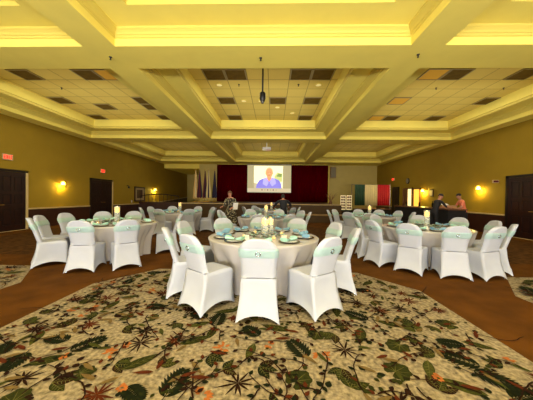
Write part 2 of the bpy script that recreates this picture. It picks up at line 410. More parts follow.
def put(kind, x, y, a=None, s=1.0):
    a = rnd.uniform(0, 2*PI) if a is None else a
    placed.append((x, y, .2))
    if kind == 'round': round_leaf(x, y, a, .105*s, rnd.choice(['lg1', 'lg1', 'lg3']))
    elif kind == 'long': leaf(x-.16*s*math.cos(a), y-.16*s*math.sin(a), a, .34*s, .115*s, rnd.choice(['lg1', 'lg3', 'lg1']))
    elif kind == 'frond': frond(x-.15*s*math.cos(a), y-.15*s*math.sin(a), a, .33*s, 'lg2')
    elif kind == 'burst': burst(x, y, .17*s, rnd.choice(['lb1', 'lb2']))
    elif kind == 'coral': coral(x, y, .10*s)
    elif kind == 'heart':
        for q in (-.7, 0, .75): leaf(x, y, a+q, .17*s, .085*s, rnd.choice(['lg1', 'lg2', 'lb1']))
    elif kind == 'dark': cluster(x, y, rnd.choice(['lb1', 'lg2']), rnd.choice([2,3,4]), .06*s)
for k, x, y, a in [('round',.22,1.87,.8),('round',1.22,2.34,-2.6),('round',2.0,2.78,2.8),('round',.85,3.55,2),('long',-.75,2.34,.5),('long',-1.9,2.0,.45),('frond',-.73,1.77,1.4),
                   ('frond',.27,2.23,2.1),('frond',-1.76,2.21,.9),('frond',-.62,2.72,1.5),('burst',-.25,1.81,0),('burst',.69,2.25,0),('burst',-1.26,2.27,0),('coral',-.5,1.69,0),
                   ('coral',.46,2.17,0),('coral',-1.46,2.12,0),('coral',-.46,2.24,0),('heart',-.55,2.12,-.5),('heart',-1.65,1.75,.3),('heart',-.1,2.0,-.3),('round',1.05,2.0,.5),
                   ('long',1.45,1.85,2.6),('frond',1.7,2.15,2.5),('long',1.35,2.75,2.7),('frond',1.05,2.9,2.4),('heart',.6,1.8,1.0),('dark',.8,1.95,0),('long',.05,2.6,2.8)]:
    put(k, x, y, a)
kinds = ['round','long','long','frond','frond','burst','burst','coral','dark','long','heart','heart','heart','dark','dark','dark']
for zi, z in enumerate(zones):
    x0, x1 = z[0][0], z[3][0]
    tries = 4000 if zi == 0 else 3000
    for i in range(tries):
        x, y = rnd.uniform(x0+.12, x1-.12), rnd.uniform(.3 if zi == 0 else 1.2, 4.55)
        if not inside(z, x, y, .14): continue
        if any((x-px)**2+(y-py)**2 < .19**2 for px, py, _ in placed[-700:]): continue
        put(rnd.choice(kinds), x, y, None, rnd.uniform(.7, 1.0))
    for i in range(850 if zi == 0 else 600):
        x, y = rnd.uniform(x0+.1, x1-.1), rnd.uniform(.3 if zi == 0 else 1.2, 4.55)
        if not inside(z, x, y, .1): continue
        q = rnd.random()
        if q < .38:
            pl = stem(x, y, rnd.uniform(0, 2*PI), rnd.uniform(.25, .6))
            for px, py, th in pl[2::2]:
                if inside(z, px, py, .06): poly(leaf_pts(.06, .035, 4), px, py, th+rnd.choice([-1, 1])*1.0, rnd.choice(['lb1', 'lg2', 'lb2']))
        elif q < .66: cluster(x, y, rnd.choice(['lb1', 'lg2', 'lg1']), 2, rnd.uniform(.03, .05))
        elif q < .69: coral(x, y, .05)
        else: leaf(x, y, rnd.uniform(0, 2*PI), rnd.uniform(.1, .2), .04, rnd.choice(['shade', 'lg3', 'lb2', 'shade']), False)
tag(mb.build('floor'), kind='structure')

# ------------------------------------------------------------------ stage, curtain, screen
t = thing('stage', 'brown stage platform with pale top edge before the maroon curtain', 'stage', (0,18,0))
mb = MB(); mb.box(-5.75, 4.25, -3.0, 3.7, 0, .98, 'stage'); mb.build('riser', t)
mb = MB(); mb.box(-5.8, 4.3, -3.06, 3.7, .98, 1.02, 'rail'); mb.box(-5.7, 4.2, -2.9, 3.7, 1.02, 1.025, 'stagedk'); mb.build('stage_top', t)
t2 = thing('stage_step', 'long low carpeted step in front of the brown stage', 'stage step', (0,14.3,0))
mb = MB(); mb.box(.2, 4.3, -.4, .62, 0, .40, 'stage'); mb.build('riser', t2)
mb = MB(); mb.box(.18, 4.32, -.44, .62, .40, .435, 'frame'); mb.build('tread', t2)
# curtain
mb = MB(); n = 240; vs = []; fs = []
for i in range(n+1):
    x = -5.08+9.98*i/n; y = .025*math.sin(i*PI/3.0)+.01*math.sin(i*.9)
    vs += [(x, y, 1.03), (x, y, 2.6), (x, y*.9, 4.36)]
for i in range(n):
    for j in range(2): a = 3*i+j; fs.append((a, a+3, a+4, a+1))
mb.add(vs, fs, 'curtain', True)
o = mb.build('stage_curtain', None, (0, 21.6, 0)); sol = o.modifiers.new('thickness', 'SOLIDIFY'); sol.thickness = .01
tag(o, 'maroon pleated curtain across the back of the stage', 'curtain')
mb = MB(); mb.box(-5.15, -5.08, 21.5, 21.9, 1.02, 4.4, 'cream'); mb.box(4.9, 5.0, 21.5, 22.0, 0, 4.4, 'mould'); mb.box(-5.15, 5.0, 21.5, 21.56, 4.34, 4.4, 'mould')
tag(mb.build('trim_4'), kind='structure')
# projection screen: flat picture shown on it
def flat(name, col, e): M[name] = mat(name, col, .6, emit=col, estr=e)
for nme, col, e in (('s_grey', (178, 168, 128), .62), ('s_bg', (250, 246, 196), 1.0), ('s_shirt', (134, 128, 226), .8), ('s_shirt2', (176, 172, 244), .8), ('s_skin', (244, 158, 108), .9), ('s_hair', (226, 186, 150), .8),
                    ('s_green', (196, 206, 130), .8), ('s_bar', (196, 186, 158), .7), ('s_dark', (120, 60, 60), .7), ('s_grn2', (140, 160, 90), .7)): flat(nme, col, e)
t = thing('projection_screen', 'white projection screen showing a person in a purple shirt', 'screen', (-.34, 20.45, 1.86))
mb = MB(); mb.box(-1.9, 1.9, -.02, .06, 2.3, 2.4, 'grey'); mb.build('screen_case', t)
mb = MB(); mb.box(-1.86, 1.86, 0, .012, 0, 2.3, 's_grey')
def sp(pts, k, d): mb.add([(x, -d, z) for x, z in pts], [tuple(range(len(pts)))], k)
sp([(-1.3,.36),(1.16,.36),(1.16,2.24),(-1.3,2.24)], 's_bg', .002)
sp([(.45,.9),(1.1,.9),(1.1,1.55),(.7,1.7),(.45,1.4)], 's_green', .003); sp([(.6,1.35),(1.05,1.3),(1.1,1.6),(.8,1.62)], 's_grn2', .0035)
sp([(-1.3,.36),(-1.0,.36),(-1.05,.75),(-1.3,.8)], 's_bar', .003)
sp([(-1.12,.36),(1.08,.36),(1.0,.75),(.82,1.03),(.45,1.2),(.2,1.28),(-.2,1.28),(-.48,1.2),(-.85,1.02),(-1.02,.75)], 's_shirt', .004)
sp([(-.5,1.18),(-.2,1.28),(-.05,.8),(-.2,.5),(-.55,.7)], 's_shirt2', .0045); sp([(.5,1.18),(.2,1.28),(.05,.8),(.25,.5),(.6,.75)], 's_shirt2', .0045)
sp([(-.16,1.3),(-.2,1.2),(0,.9),(.2,1.2),(.16,1.3)], 's_skin', .005)
def ell(cx, cz, a, b, k, d): sp([(cx+a*math.cos(2*PI*i/20), cz+b*math.sin(2*PI*i/20)) for i in range(20)], k, d)
ell(0, 1.72, .33, .42, 's_hair', .0055); ell(0, 1.62, .29, .40, 's_skin', .006); ell(-.1, 1.68, .035, .02, 's_dark', .0065); ell(.1, 1.68, .035, .02, 's_dark', .0065)
ell(0, 1.46, .09, .025, 's_dark', .0065); ell(0, 1.58, .03, .05, 's_hair', .0065); ell(-.3, 1.6, .035, .07, 's_skin', .0058); ell(.3, 1.6, .035, .07, 's_skin', .0058)
sp([(-1.86,.0),(1.86,.0),(1.86,.34),(-1.86,.34)], 's_bar', .002)
for i in range(6): ell(-.6+.24*i, .2, .05, .05, 's_grey' if i % 2 else 's_dark', .003)
mb.build('screen_surface', t)
mb = MB(); mb.box(-1.86, 1.86, -.02, .03, -.05, 0, 'grey'); mb.build('bottom_bar', t)
for x_ in (-1.5, 1.5): mb = MB(); mb.tube([(x_,.03,2.4),(x_,.03,2.54)], .01, 'steel'); mb.build('hanger', t)

# flags
def flag(x, y, c1, c2, label, seed):
    t = thing('flag', label, 'flag', (x, y, 1.025), 0, None)
    mb = MB(); mb.lathe([(.16,0),(.16,.03),(.05,.06),(.02,.09)], 'brass', n=16); mb.build('base', t)
    mb = MB(); mb.tube([(0,0,.05),(0,0,2.35)], .014, 'wood'); mb.build('pole', t)
    mb = MB(); mb.lathe([(.012,2.35),(.03,2.40),(.012,2.45),(.003,2.52)], 'brass', n=10); mb.build('finial', t)
    mb = MB(); r2 = random.Random(seed); N = 28; rings = []
    ph = [r2.uniform(0, 6) for _ in range(3)]
    for z, r in ((2.3,.02),(2.1,.04),(1.8,.06),(1.4,.09),(1.0,.12),(.6,.15),(.32,.15)):
        rings.append([((r+r*.3*math.sin(5*a*2*PI/N+ph[0])+r*.12*math.sin(9*a*2*PI/N+ph[1]))*math.cos(2*PI*a/N)+.03, (r*.7+r*.2*math.sin(6*a*2*PI/N+ph[2]))*math.sin(2*PI*a/N), z+(.05*math.sin(a) if z < .4 else 0)) for a in range(N)])
    vs = [p for q in rings for p in q]
    for i in range(len(rings)-1):
        for j in range(N):
            a, b = i*N+j, i*N+(j+1) % N
            mb.add([vs[a], vs[b], vs[b+N], vs[a+N]], [(0,1,2,3)], c1 if (j//4) % 2 == 0 else c2, True)
    cl = mb.build('flag_cloth', t)
    mb = MB(); mb.lathe([(.15,.30),(.16,.26),(.14,.25)], 'gold', c=(.03,0,0), n=20, cap0=False, cap1=False); mb.build('fringe', cl)
flag(-5.75, 17.6, 'gold', 'bwhite', 'pale gold furled flag nearest the ramp side of the stage', 1)
flag(-5.36, 17.3, 'navy', 'fred', 'navy and red furled flag next to the pale gold one', 2)
flag(-5.08, 17.7, 'fred', 'navy', 'mostly dark red furled flag, middle one of the stage flags', 3)
flag(-4.72, 17.3, 'bwhite', 'navy', 'white and navy furled flag on the stage', 4)
flag(-4.36, 17.7, 'navy', 'navy', 'plain navy furled flag closest to the maroon curtain', 5)

# ramp railing left of the stage
t = thing('ramp_railing', 'dark railing with balusters on the ramp beside the stage', 'railing', (-8.6, 17.9, 0))
ra = lambda x: .98+.12*math.sin(max(0, min(1, (x+1.4)/2.9))*PI)
mb = MB(); mb.tube([(x_, 0, 1.42+.15*math.sin((x_+1.4)/2.9*PI)) for x_ in [-1.4+.145*i*2 for i in range(11)]], .03, 'doordk'); mb.build('handrail', t)
for i in range(11):
    x_ = -1.4+.29*i; mb = MB(); mb.tube([(x_,0,.6),(x_,0,1.42+.15*math.sin((x_+1.4)/2.9*PI))], .014, 'doordk', 6); mb.build('baluster', t)
mb = MB(); mb.box(-1.48, 1.5, -.1, .1, 0, .98, 'wain'); mb.build('kerb_wall', t)

# wall speaker right of curtain
t = thing('wall_speaker', 'beige upright speaker mounted beside the curtain frame', 'speaker', (5.4, 21.86, 3.25))
mb = MB(); mb.box(-.25, .25, -.14, .12, 0, 1.0, 'frame'); mb.build('cabinet', t)
mb = MB(); mb.box(-.21, .21, -.15, -.14, .05, .95, 'grey'); mb.build('grille', t)

# tricolour banner
t = thing('tricolour_banner', 'large green, white and red banner hanging on a pipe frame', 'banner', (6.85, 17.0, 0))
for x_ in (-1.33, 1.33):
    mb = MB(); mb.tube([(x_,0,.02),(x_,0,2.42)], .018, 'silver' if x_ > 0 else 'steel'); mb.build('post', t)
    mb = MB(); mb.lathe([(.22,0),(.22,.015),(.03,.03)], 'steel', c=(x_,0,0), n=16); mb.build('base_plate', t)
mb = MB(); mb.tube([(-1.34,0,2.4),(1.34,0,2.4)], .015, 'steel'); mb.build('crossbar', t)
for k, a, b, nm in (('bgreen',-1.12,-.42,'green_panel'),('bwhite',-.42,.44,'white_panel'),('red',.44,1.3,'red_panel')):
    mb = MB(); vs = []; fs = []; n = 30
    for i in range(n+1):
        x_ = a+(b-a)*i/n; y_ = .03*math.sin(i*1.25)
        vs += [(x_, y_-.02, .95), (x_, y_*.7-.02, 1.7), (x_, -.02, 2.4)]
    for i in range(n):
        for j in range(2): q = 3*i+j; fs.append((q, q+3, q+4, q+1))
    mb.add(vs, fs, k, True); o = mb.build(nm, t); o.modifiers.new('t', 'SOLIDIFY').thickness = .006

# lit display boards and shrub at the end of the stage
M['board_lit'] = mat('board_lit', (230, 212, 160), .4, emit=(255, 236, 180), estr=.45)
t = thing('photo_board', 'bright white folding board of small dark pictures beside the stage', 'display board', (4.80, 15.9, 0))
mb = MB(); mb.box(-.42, .42, -.2, .2, 0, .66, 'blackcloth'); mb.build('stand', t)
for s, nm in ((-1, 'board_panel'), (1, 'board_panel')):
    mb = MB(); mb.box(s*.2-.16, s*.2+.16, -.03, .0, .68, 1.62, 'board_lit')
    for r_i in range(5):
        for c_i in range(2): mb.box(s*.2-.135+.145*c_i, s*.2-.01+.145*c_i, -.035, -.03, .74+.175*r_i, .87+.175*r_i, 'counter')
    mb.build(nm, t)
t = thing('bare_branch_tree', 'small brown leafless branch display at the end of the stage', 'branches', (3.7, 15.5, 1.025))
mb = MB(); mb.lathe([(.09,0),(.12,.1),(.08,.22)], 'counter', n=14); mb.build('pot', t)
mb = MB(); r2 = random.Random(3)
for i in range(9):
    a = r2.uniform(0, 2*PI); x_, y_ = .28*math.cos(a), .2*math.sin(a); h_ = r2.uniform(.5, .85)
    mb.tube([(0,0,.1),(x_*.3,y_*.3,.3),(x_,y_,h_*.8),(x_*1.6,y_*1.5,h_)], [.016,.013,.009,.004], 'counter', 6)
    mb.tube([(x_*.6,y_*.6,h_*.5),(x_*.2,y_*1.2,h_*.9)], [.009,.003], 'counter', 5)
mb.build('branches', t)

# ------------------------------------------------------------------ ceiling fittings
def troffer_proto(lit):
    k = 'troflit' if lit else 'troffer'
    t = thing('ceiling_light_panel', 'x', 'ceiling light')
    mb = MB(); h = TP/2-.01
    for a in ((-h,h,-h,-h+.03),(-h,h,h-.03,h),(-h,-h+.03,-h,h),(h-.03,h,-h,h)): mb.box(a[0],a[1],a[2],a[3],-.025,0,'trofframe')
    mb.build('frame', t)
    mb = MB(); mb.box(-h+.03, h-.03, -h+.03, h-.03, -.015, 0, k); mb.build('diffuser', t)
    return t
tp = {False: troffer_proto(False), True: troffer_proto(True)}
def cell(i, j): return (TX+TP*(i+.5), TY+TP*(j+.5))
coff = {'c': 'central', 'l': 'left', 'r': 'right'}
cells = [('c',-3,-1,0),('c',-2,-1,0),('c',1,-1,0),('c',2,-1,0),('c',-3,2,0),('c',0,2,0),('c',2,2,0),('c',-3,5,0),('c',2,5,0),
         ('l',-12,-1,0),('l',-9,-1,0),('l',-8,-1,1),('l',-13,2,0),('l',-11,3,0),('l',-8,2,0),('l',-8,3,0),('l',-13,5,0),('l',-8,5,0),
         ('r',7,-1,1),('r',8,-1,0),('r',11,-1,0),('r',7,2,1),('r',12,2,0),('r',7,5,1),('r',8,5,0),('r',11,5,0)]
rown = {-1: 'front row', 2: 'middle row', 3: 'second middle row', 5: 'far row'}
for c_, i, j, lit in cells:
    side = {'c': 'central', 'l': 'left', 'r': 'right'}[c_]
    same = sorted(q[1] for q in cells if q[0] == c_ and q[2] == j); p = same.index(i)
    ordn = ['leftmost', 'second from left', 'third from left', 'rightmost'][p if p < len(same)-1 else 3] if len(same) > 1 else 'only'
    x_, y_ = cell(i, j)
    first_or_dup(tp[bool(lit)], '%s square %s panel, %s of the %s tiled coffer' % (ordn, 'amber' if lit else 'dark', rown[j], side), (x_, y_, 5.148), 0, 'square panels in the tiled ceiling')
t = thing('downlight', 'x', 'ceiling light')
mb = MB(); mb.lathe([(.11,0),(.12,-.01),(.115,-.025),(.09,-.03)], 'mould', n=18, cap0=False, cap1=False); mb.build('trim_ring', t)
M['dl'] = mat('downlight_glass', (245, 226, 150), .3, emit=(255, 225, 140), estr=.3)
mb = MB(); mb.lathe([(.09,-.026),(.05,-.036),(.001,-.04)], 'dl', n=18, cap0=False); mb.build('lens', t)
for (i, j), wd in {(-3,0):'front row, left', (2,0):'front row, right', (-2,2):'middle row, left', (-1,2):'middle row, centre', (0,3):'second middle row', (1,4):'far row'}.items():
    x_, y_ = cell(i, j); first_or_dup(t, 'round pale downlight in the central tiled coffer, %s' % wd, (x_, y_, 5.15), 0, 'round downlights in the ceiling tiles')
spk = MB(); spk.lathe([(.03,0),(.03,-.01),(.012,-.02),(.01,-.05),(.022,-.055),(.02,-.06)], 'black', n=10)
spo = spk.build('sprinkler')
tag(spo, 'x', 'sprinkler')
for x_, y_, z_, wd in ((-3.53,5.1,4.4,'where the beams cross, left one'),(2.95,5.05,4.4,'where the beams cross, right one'),(-.3,5.15,4.4,'on the beam above the projector pole'),
                       (cell(-2,0)[0],cell(-2,0)[1],5.15,'in the central coffer tiles, left one'),(cell(1,0)[0],cell(1,0)[1],5.15,'in the central coffer tiles, right one'),
                       (-7.4,8.2,5.15,'in the left-hand coffer tiles'),(5.4,8.2,5.15,'in the right-hand coffer tiles, inner one'),(7.6,8.2,5.15,'in the right-hand coffer tiles, outer one')):
    first_or_dup(spo, 'small dark sprinkler head %s' % wd, (x_, y_, z_), 0, 'sprinkler heads')
# camera/projector on pole
t = thing('pole_mounted_camera', 'small black device hanging on a black pole from the central coffer', 'ceiling camera', (-.3, 6.2, 3.88))
mb = MB(); mb.tube([(0,0,.2),(0,0,1.25)], .022, 'black'); mb.build('pole', t)
mb = MB(); mb.lathe([(.06,1.25),(.06,1.27)], 'black', n=14); mb.build('mount_plate', t)
mb = MB(); mb.lathe([(.03,.26),(.075,.22),(.08,.08),(.05,.0)], 'black', n=16); mb.build('body', t)
mb = MB(); mb.lathe([(.05,0),(.03,-.04),(.001,-.05)], 'silver', n=14, cap0=False); mb.build('lens', t)
t = thing('projector', 'white projector hanging in the farthest central coffer', 'projector', (-.43, 15.2, 4.42))
mb = MB(); mb.box(-.26,.26,-.2,.2,0,.14,'white'); mb.build('body', t)
mb = MB(); mb.tube([(0,0,.14),(0,0,.73)], .025, 'white'); mb.build('pole', t)
mb = MB(); mb.lathe([(.05,0),(.05,.03)], 'pale', c=(0,0,0), n=12); o = mb.build('lens', t); o.rotation_euler = (-PI/2,0,0); o.location = (.1,.19,.07)

# ------------------------------------------------------------------ wall fittings
def exit_sign(x, sgn, y, z, label, hang=False):
    t = thing('exit_sign', label, 'exit sign', (x, y, z), 0 if sgn > 0 else PI, 'illuminated exit signs')
    mb = MB(); mb.box(0,.05,-.17,.17,-.11,.11,'exitw'); mb.build('case', t)
    mb = MB(); hh = .13; ww = .052; st = .018; X = .052
    # letters E X I T as strokes in the plane x = X; written so that it reads from inside the room
    def st_(y0_, z0_, y1_, z1_):
        dy, dz = y1_-y0_, z1_-z0_; L = math.hypot(dy, dz); ny, nz = -dz/L*st/2, dy/L*st/2
        mb.add([(X, y0_+ny, z0_+nz), (X, y1_+ny, z1_+nz), (X, y1_-ny, z1_-nz), (X, y0_-ny, z0_-nz), (X-.004, y0_+ny, z0_+nz), (X-.004, y1_+ny, z1_+nz), (X-.004, y1_-ny, z1_-nz), (X-.004, y0_-ny, z0_-nz)],
               [(0,3,2,1),(0,1,5,4),(2,3,7,6),(1,2,6,5),(3,0,4,7)], 'exitr')
    h = hh/2
    ctr = [-.11, -.035, .035, .105]
    for i, l in enumerate('EXIT'):
        c = ctr[i]; a, b = c-ww/2, c+ww/2
        if l == 'E': st_(a,-h,a,h); st_(a,h,b,h); st_(a,0,b,0); st_(a,-h,b,-h)
        if l == 'X': st_(a,-h,b,h); st_(a,h,b,-h)
        if l == 'I': st_(c,-h,c,h)
        if l == 'T': st_(a,h,b,h); st_(c,-h,c,h)
    mb.build('letters', t)
    return t
exit_sign(XL, 1, 8.85, 2.83, 'red lit exit sign above the nearest door on the left wall')
exit_sign(XL, 1, 13.95, 2.86, 'red lit exit sign above the farther door on the left wall')
exit_sign(XR, -1, 19.0, 2.95, 'red lit exit sign above the dark doorway past the tricolour banner')
# end-on exit sign by the right door
t = thing('bracket_exit_sign', 'dim red exit sign on a bracket beside the right wall door', 'exit sign', (XR, 10.2, 2.2))
mb = MB(); mb.box(-.30,-.06,-.02,.02,-.06,.06,'exitw'); mb.build('case', t)
mb = MB(); mb.tube([(0,0,0),(-.06,0,0)], .012, 'brass'); mb.build('bracket', t)
mb = MB(); mb.box(-.28,-.08,-.024,-.02,-.04,.04,'fred'); mb.build('red_face', t)

def sconce(x, sgn, y, z, label, power):
    t = thing('wall_sconce', label, 'wall lamp', (x, y, z), 0 if sgn > 0 else PI, 'wall sconces')
    mb = MB(); mb.lathe([(.001,0),(.06,.0),(.055,.015),(.02,.03)], 'brass', n=16, cap0=False); o = mb.build('backplate', t); o.rotation_euler = (0, PI/2, 0)
    mb = MB(); mb.tube([(.02,0,-.02),(.09,0,-.06),(.12,0,.05)], .009, 'brass'); mb.build('arm', t)
    mb = MB(); mb.lathe([(.085,-.10),(.078,-.04),(.055,.02),(.03,.05)], 'lamp', c=(.12,0,0), n=18, cap0=False, cap1=True); mb.build('glass_shade', t)
    l = bpy.data.lights.new('sconce_bulb', 'POINT'); l.energy = power; l.color = (1, .77, .14); l.shadow_soft_size = .04
    lo = bpy.data.objects.new('sconce_bulb', l); C.objects.link(lo); lo.parent = t; lo.location = (.13, 0, -.15)
sconce(XL, 1, 11.15, 2.0, 'glowing sconce between the two left wall doors', 34)
sconce(XL, 1, 20.1, 2.0, 'glowing sconce beyond the framed picture on the left wall', 60)
sconce(XR, -1, 11.1, 2.0, 'glowing sconce nearest the right wall door', 26)
sconce(XR, -1, 15.15, 2.0, 'glowing sconce behind the bar beside the amber window', 60)
t = thing('framed_picture', 'framed picture with dark centre on the left wall beside a sconce', 'picture', (XL, 17.9, 1.0))
mb = MB()
for a in ((-.7,.7,0,.1),(-.7,.7,1.0,1.1),(-.7,-.6,0,1.1),(.6,.7,0,1.1)): mb.box(0,.06,a[0],a[1],a[2],a[3],'wain')
mb.build('frame', t)
mb = MB(); mb.box(0,.02,-.6,.6,.1,1.0,'mat_board'); mb.build('mount', t)
mb = MB(); mb.box(.02,.03,-.38,.38,.25,.88,'art'); mb.build('print', t)
t = thing('framed_notice', 'small framed notice on the right wall beside the bar sconce', 'picture', (XR, 14.45, 1.6))
mb = MB(); mb.box(-.03,0,-.16,.16,0,.42,'wain'); mb.build('frame', t)
mb = MB(); mb.box(-.04,-.03,-.11,.11,.05,.37,'mat_board'); mb.build('sheet', t)
t = thing('wall_clock', 'small dark round clock high on the right wall', 'clock', (XR-.001, 16.99, 2.69))
mb = MB(); mb.lathe([(.2,0),(.2,.04),(.17,.05)], 'black', n=24); o = mb.build('case', t); o.rotation_euler = (0,-PI/2,0)
mb = MB(); mb.lathe([(.165,.05),(.001,.052)], 'grey', n=24, cap0=False); o = mb.build('dial', t); o.rotation_euler = (0,-PI/2,0)
t = thing('wall_camera', 'small black bracket device on the left wall near the framed picture', 'wall device', (XL, 16.3, 2.1))
mb = MB(); mb.tube([(0,0,0),(.14,0,.04),(.16,0,-.03)], .02, 'black'); mb.build('arm', t)
mb = MB(); mb.lathe([(.02,0),(.06,-.04),(.06,-.12),(.02,-.15)], 'black', c=(.16,0,-.02), n=12); mb.build('head', t)
t = MB(); t.box(0,.012,-.05,.05,-.08,.08,'white'); tag(t.build('wall_outlet', None, (XL, 16.9, 1.02)), 'small pale outlet plate just above the left wall rail', 'outlet')

# ------------------------------------------------------------------ chairs
def sq(s): return s
def loop(w0, yb, yf, z, pinch=0, arch=0, wb=None, rc=0):
    """rectangular loop, 9 points per side, corners shared; front corners half width w0, back half width wb"""
    wb = w0 if wb is None else wb
    cs = [(-wb, yb), (wb, yb), (w0, yf), (-w0, yf)]; pts = []
    ctr = (0, (yb+yf)/2)
    for e in range(4):
        (ax, ay), (bx_, by) = cs[e], cs[(e+1) % 4]
        for i in range(10):
            s = i/10; x, y = ax+(bx_-ax)*s, ay+(by-ay)*s; u = 1-(2*s-1)**2
            nx, ny = (by-ay), -(bx_-ax); L = math.hypot(nx, ny) or 1
            x -= nx/L*pinch*u; y -= ny/L*pinch*u
            q = max(0, abs(2*s-1)-.8)/.2
            if rc: x += (ctr[0]-x)*rc*q*q; y += (ctr[1]-y)*rc*q*q
            pts.append((x, y, z+arch*u**.85))
    return pts
def yback(z): return -.212-.29*max(0, z-.47) - .12*max(0, z-.75)
def backw(z):
    pts = [(.47,.203),(.55,.196),(.65,.20),(.74,.213),(.80,.217),(.85,.208),(.89,.188),(.92,.162),(.945,.122),(.96,.07)]
    for (a, b), (c, d) in zip(pts, pts[1:]):
        if z <= c: return 1.04*(b+(d-b)*max(0, z-a)/(c-a))
    return .05
def back_ring(z, off=0, th=None):
    th = .075 if th is None else th
    w_ = backw(z)+off; yb = yback(z)-off; yf = yback(z)+th+off; pts = []
    for i in range(40):
        # rounded slab: four sides, same index order as loop()
        e, s = divmod(i, 10); s /= 10
        cs = [(-w_, yb), (w_, yb), (w_, yf), (-w_, yf)]; (ax, ay), (bx_, by) = cs[e], cs[(e+1) % 4]
        x, y = ax+(bx_-ax)*s, ay+(by-ay)*s
        k = abs(x)/w_
        if k > .82:
            yc = (yb+yf)/2; y = yc+(y-yc)*math.sqrt(max(.0, 1-((k-.82)/.18)**2))*.98+(y-yc)*.02
        y += (-.022*(x/w_)**2*-1)*.8            # backrest curves gently round the sitter
        pts.append((x, y, z))
    return pts
def make_chair():
    t = thing('banquet_chair', 'x', 'chair')
    mb = MB(); R = []
    for z, w0, wb, yb, yf, pn in ((0,.222,.25,-.305,.262,.012),(.05,.218,.243,-.293,.257,.028),(.12,.214,.232,-.273,.252,.034),(.20,.210,.221,-.250,.248,.028),(.30,.208,.213,-.229,.246,.016),(.38,.210,.21,-.219,.245,.008),(.43,.212,.208,-.216,.243,0)):
        fade = max(0, 1-z/.43)**1.6
        R.append(loop(w0, yb, yf, z, pn, .085*fade+.0, wb))
    R.append(loop(.210, -.213, .240, .455, -.004, 0, .207, .02)); R.append(loop(.198, -.21, .228, .472, -.004, 0, .205, .03))
    # seat surface runs back to the foot of the backrest
    for yf, z in ((.15,.482),(.04,.485),(-.06,.480),(-.12,.478)):
        R.append(loop(.19 if yf > .1 else .195, -.212, yf, z, 0, 0, .204))
    for z in (.50,.55,.60,.66,.72,.78,.83,.87,.90,.925,.945): R.append(back_ring(z))
    R.append(back_ring(.957, 0, .06)); R.append([(x*.35, (y-yback(.96)-.035)*.4+yback(.96)+.035, .963) for x, y, z in R[-1]])
    mb.loft(R, 'spandex', False, True)
    mb.build('seat_cover', t)
    mb = MB()
    sr = [back_ring(z, o_) for z, o_ in ((.735,.003),(.742,.009),(.765,.007),(.79,.010),(.815,.007),(.838,.009),(.845,.003))]
    mb.loft(sr, 'mint', False, False); sa = mb.build('sash', t)
    mb = MB(); mb.torus((0, yback(.79)-.017, .79), .026, .006, 'silver'); mb.build('buckle', sa)
    for sx, sy, lx, ly in ((-1,-1,.222,-.275),(1,-1,.222,-.275),(-1,1,.198,.238),(1,1,.198,.238)):
        mb = MB(); mb.tube([(sx*lx, ly, 0), (sx*lx*.86, ly*.90, .14), (sx*.17, ly*.62 if ly < 0 else ly*.78, .42)], .010, 'silver', 6); mb.build('leg', t)
    return t
chair0 = make_chair()
GT = {}
def place_ring(cx, cy, lst, tname, group):
    for ang, r, wd in lst:
        a = math.radians(ang); r = max(r, 1.43)-.30
        x, y = cx+r*math.cos(a), cy+r*math.sin(a)
        rz = a+PI/2+rnd.uniform(-.06,.06)
        first_or_dup(chair0, 'white covered chair with mint sash, %s %s' % (wd.replace('at the ',''), tname), (x, y, 0), rz, group)

# ------------------------------------------------------------------ tables
def make_table(label):
    t = thing('banquet_table', label, 'table')
    mb = MB(); mb.lathe([(.90,.725),(.91,.73),(.91,.75),(.90,.755)], 'wood', n=40); mb.build('tabletop', t)
    for sx in (-1,1):
        for sy in (-1,1): mb = MB(); mb.tube([(sx*.5,sy*.5,0),(sx*.5,sy*.5,.725)], .016, 'steel'); mb.build('leg', t)
    return t
table0 = make_table('x')
def cloth_mesh(seed):
    r2 = random.Random(seed); N = 160; mb = MB(); p1, p2, p3 = (r2.uniform(0,6) for _ in range(3))
    rings = []
    for r, z in ((.001,.762),(.5,.762),(.88,.762),(.915,.760),(.925,.752),(.922,.735)): rings.append([(r*math.cos(2*PI*j/N), r*math.sin(2*PI*j/N), z) for j in range(N)])
    for z, r, am in ((.66,.895,.010),(.56,.850,.022),(.46,.790,.03),(.34,.755,.036),(.22,.735,.04),(.10,.725,.042),(.006,.72,.044)):
        rings.append([((r+am*1.15*(math.sin(13*a+p1)+.7*math.sin(22*a+p2)+.35*math.sin(31*a+p3)))*math.cos(a), (r+am*1.15*(math.sin(13*a+p1)+.7*math.sin(22*a+p2)+.35*math.sin(31*a+p3)))*math.sin(a), z) for a in [2*PI*j/N for j in range(N)]])
    mb.loft(rings[::-1], 'satin', False, False)
    return mb.build('tablecloth')
cloths = [cloth_mesh(1), cloth_mesh(2)]
def make_plate():
    t = thing('charger_plate', 'x', 'plate')
    mb = MB(); mb.lathe([(.09,0),(.10,.004),(.155,.014),(.162,.018),(.155,.018),(.10,.009),(.001,.008)], 'plate', n=28, cap1=False); mb.build('charger', t)
    mb = MB(); mb.lathe([(.07,.010),(.12,.020),(.125,.024),(.07,.016),(.001,.015)], 'white', n=24, cap0=False, cap1=False); mb.build('dinner_plate', t)
    return t
plate0 = make_plate()
def make_napkin(k):
    t = thing('folded_napkin', 'x', 'napkin')
    mb = MB()
    for s in (-1, 1):
        rings = []
        for i in range(7):
            u = i/6; hw = .012+.058*u**.8; x = s*(.008+.125*u); zz = .012+.018*u
            rings.append([(x, hw*math.cos(q*PI/4)+.008*math.sin(q*2), .012+zz+(.008+.022*u)*math.sin(q*PI/4)) for q in range(8)])
        mb.loft(rings, k)
    mb.build('bow', t)
    mb = MB(); mb.torus((0,0,.028), .018, .006, 'silver', 'x'); mb.build('ring', t)
    return t
nap = {'blue': make_napkin('napblue'), 'mint': make_napkin('napmint')}
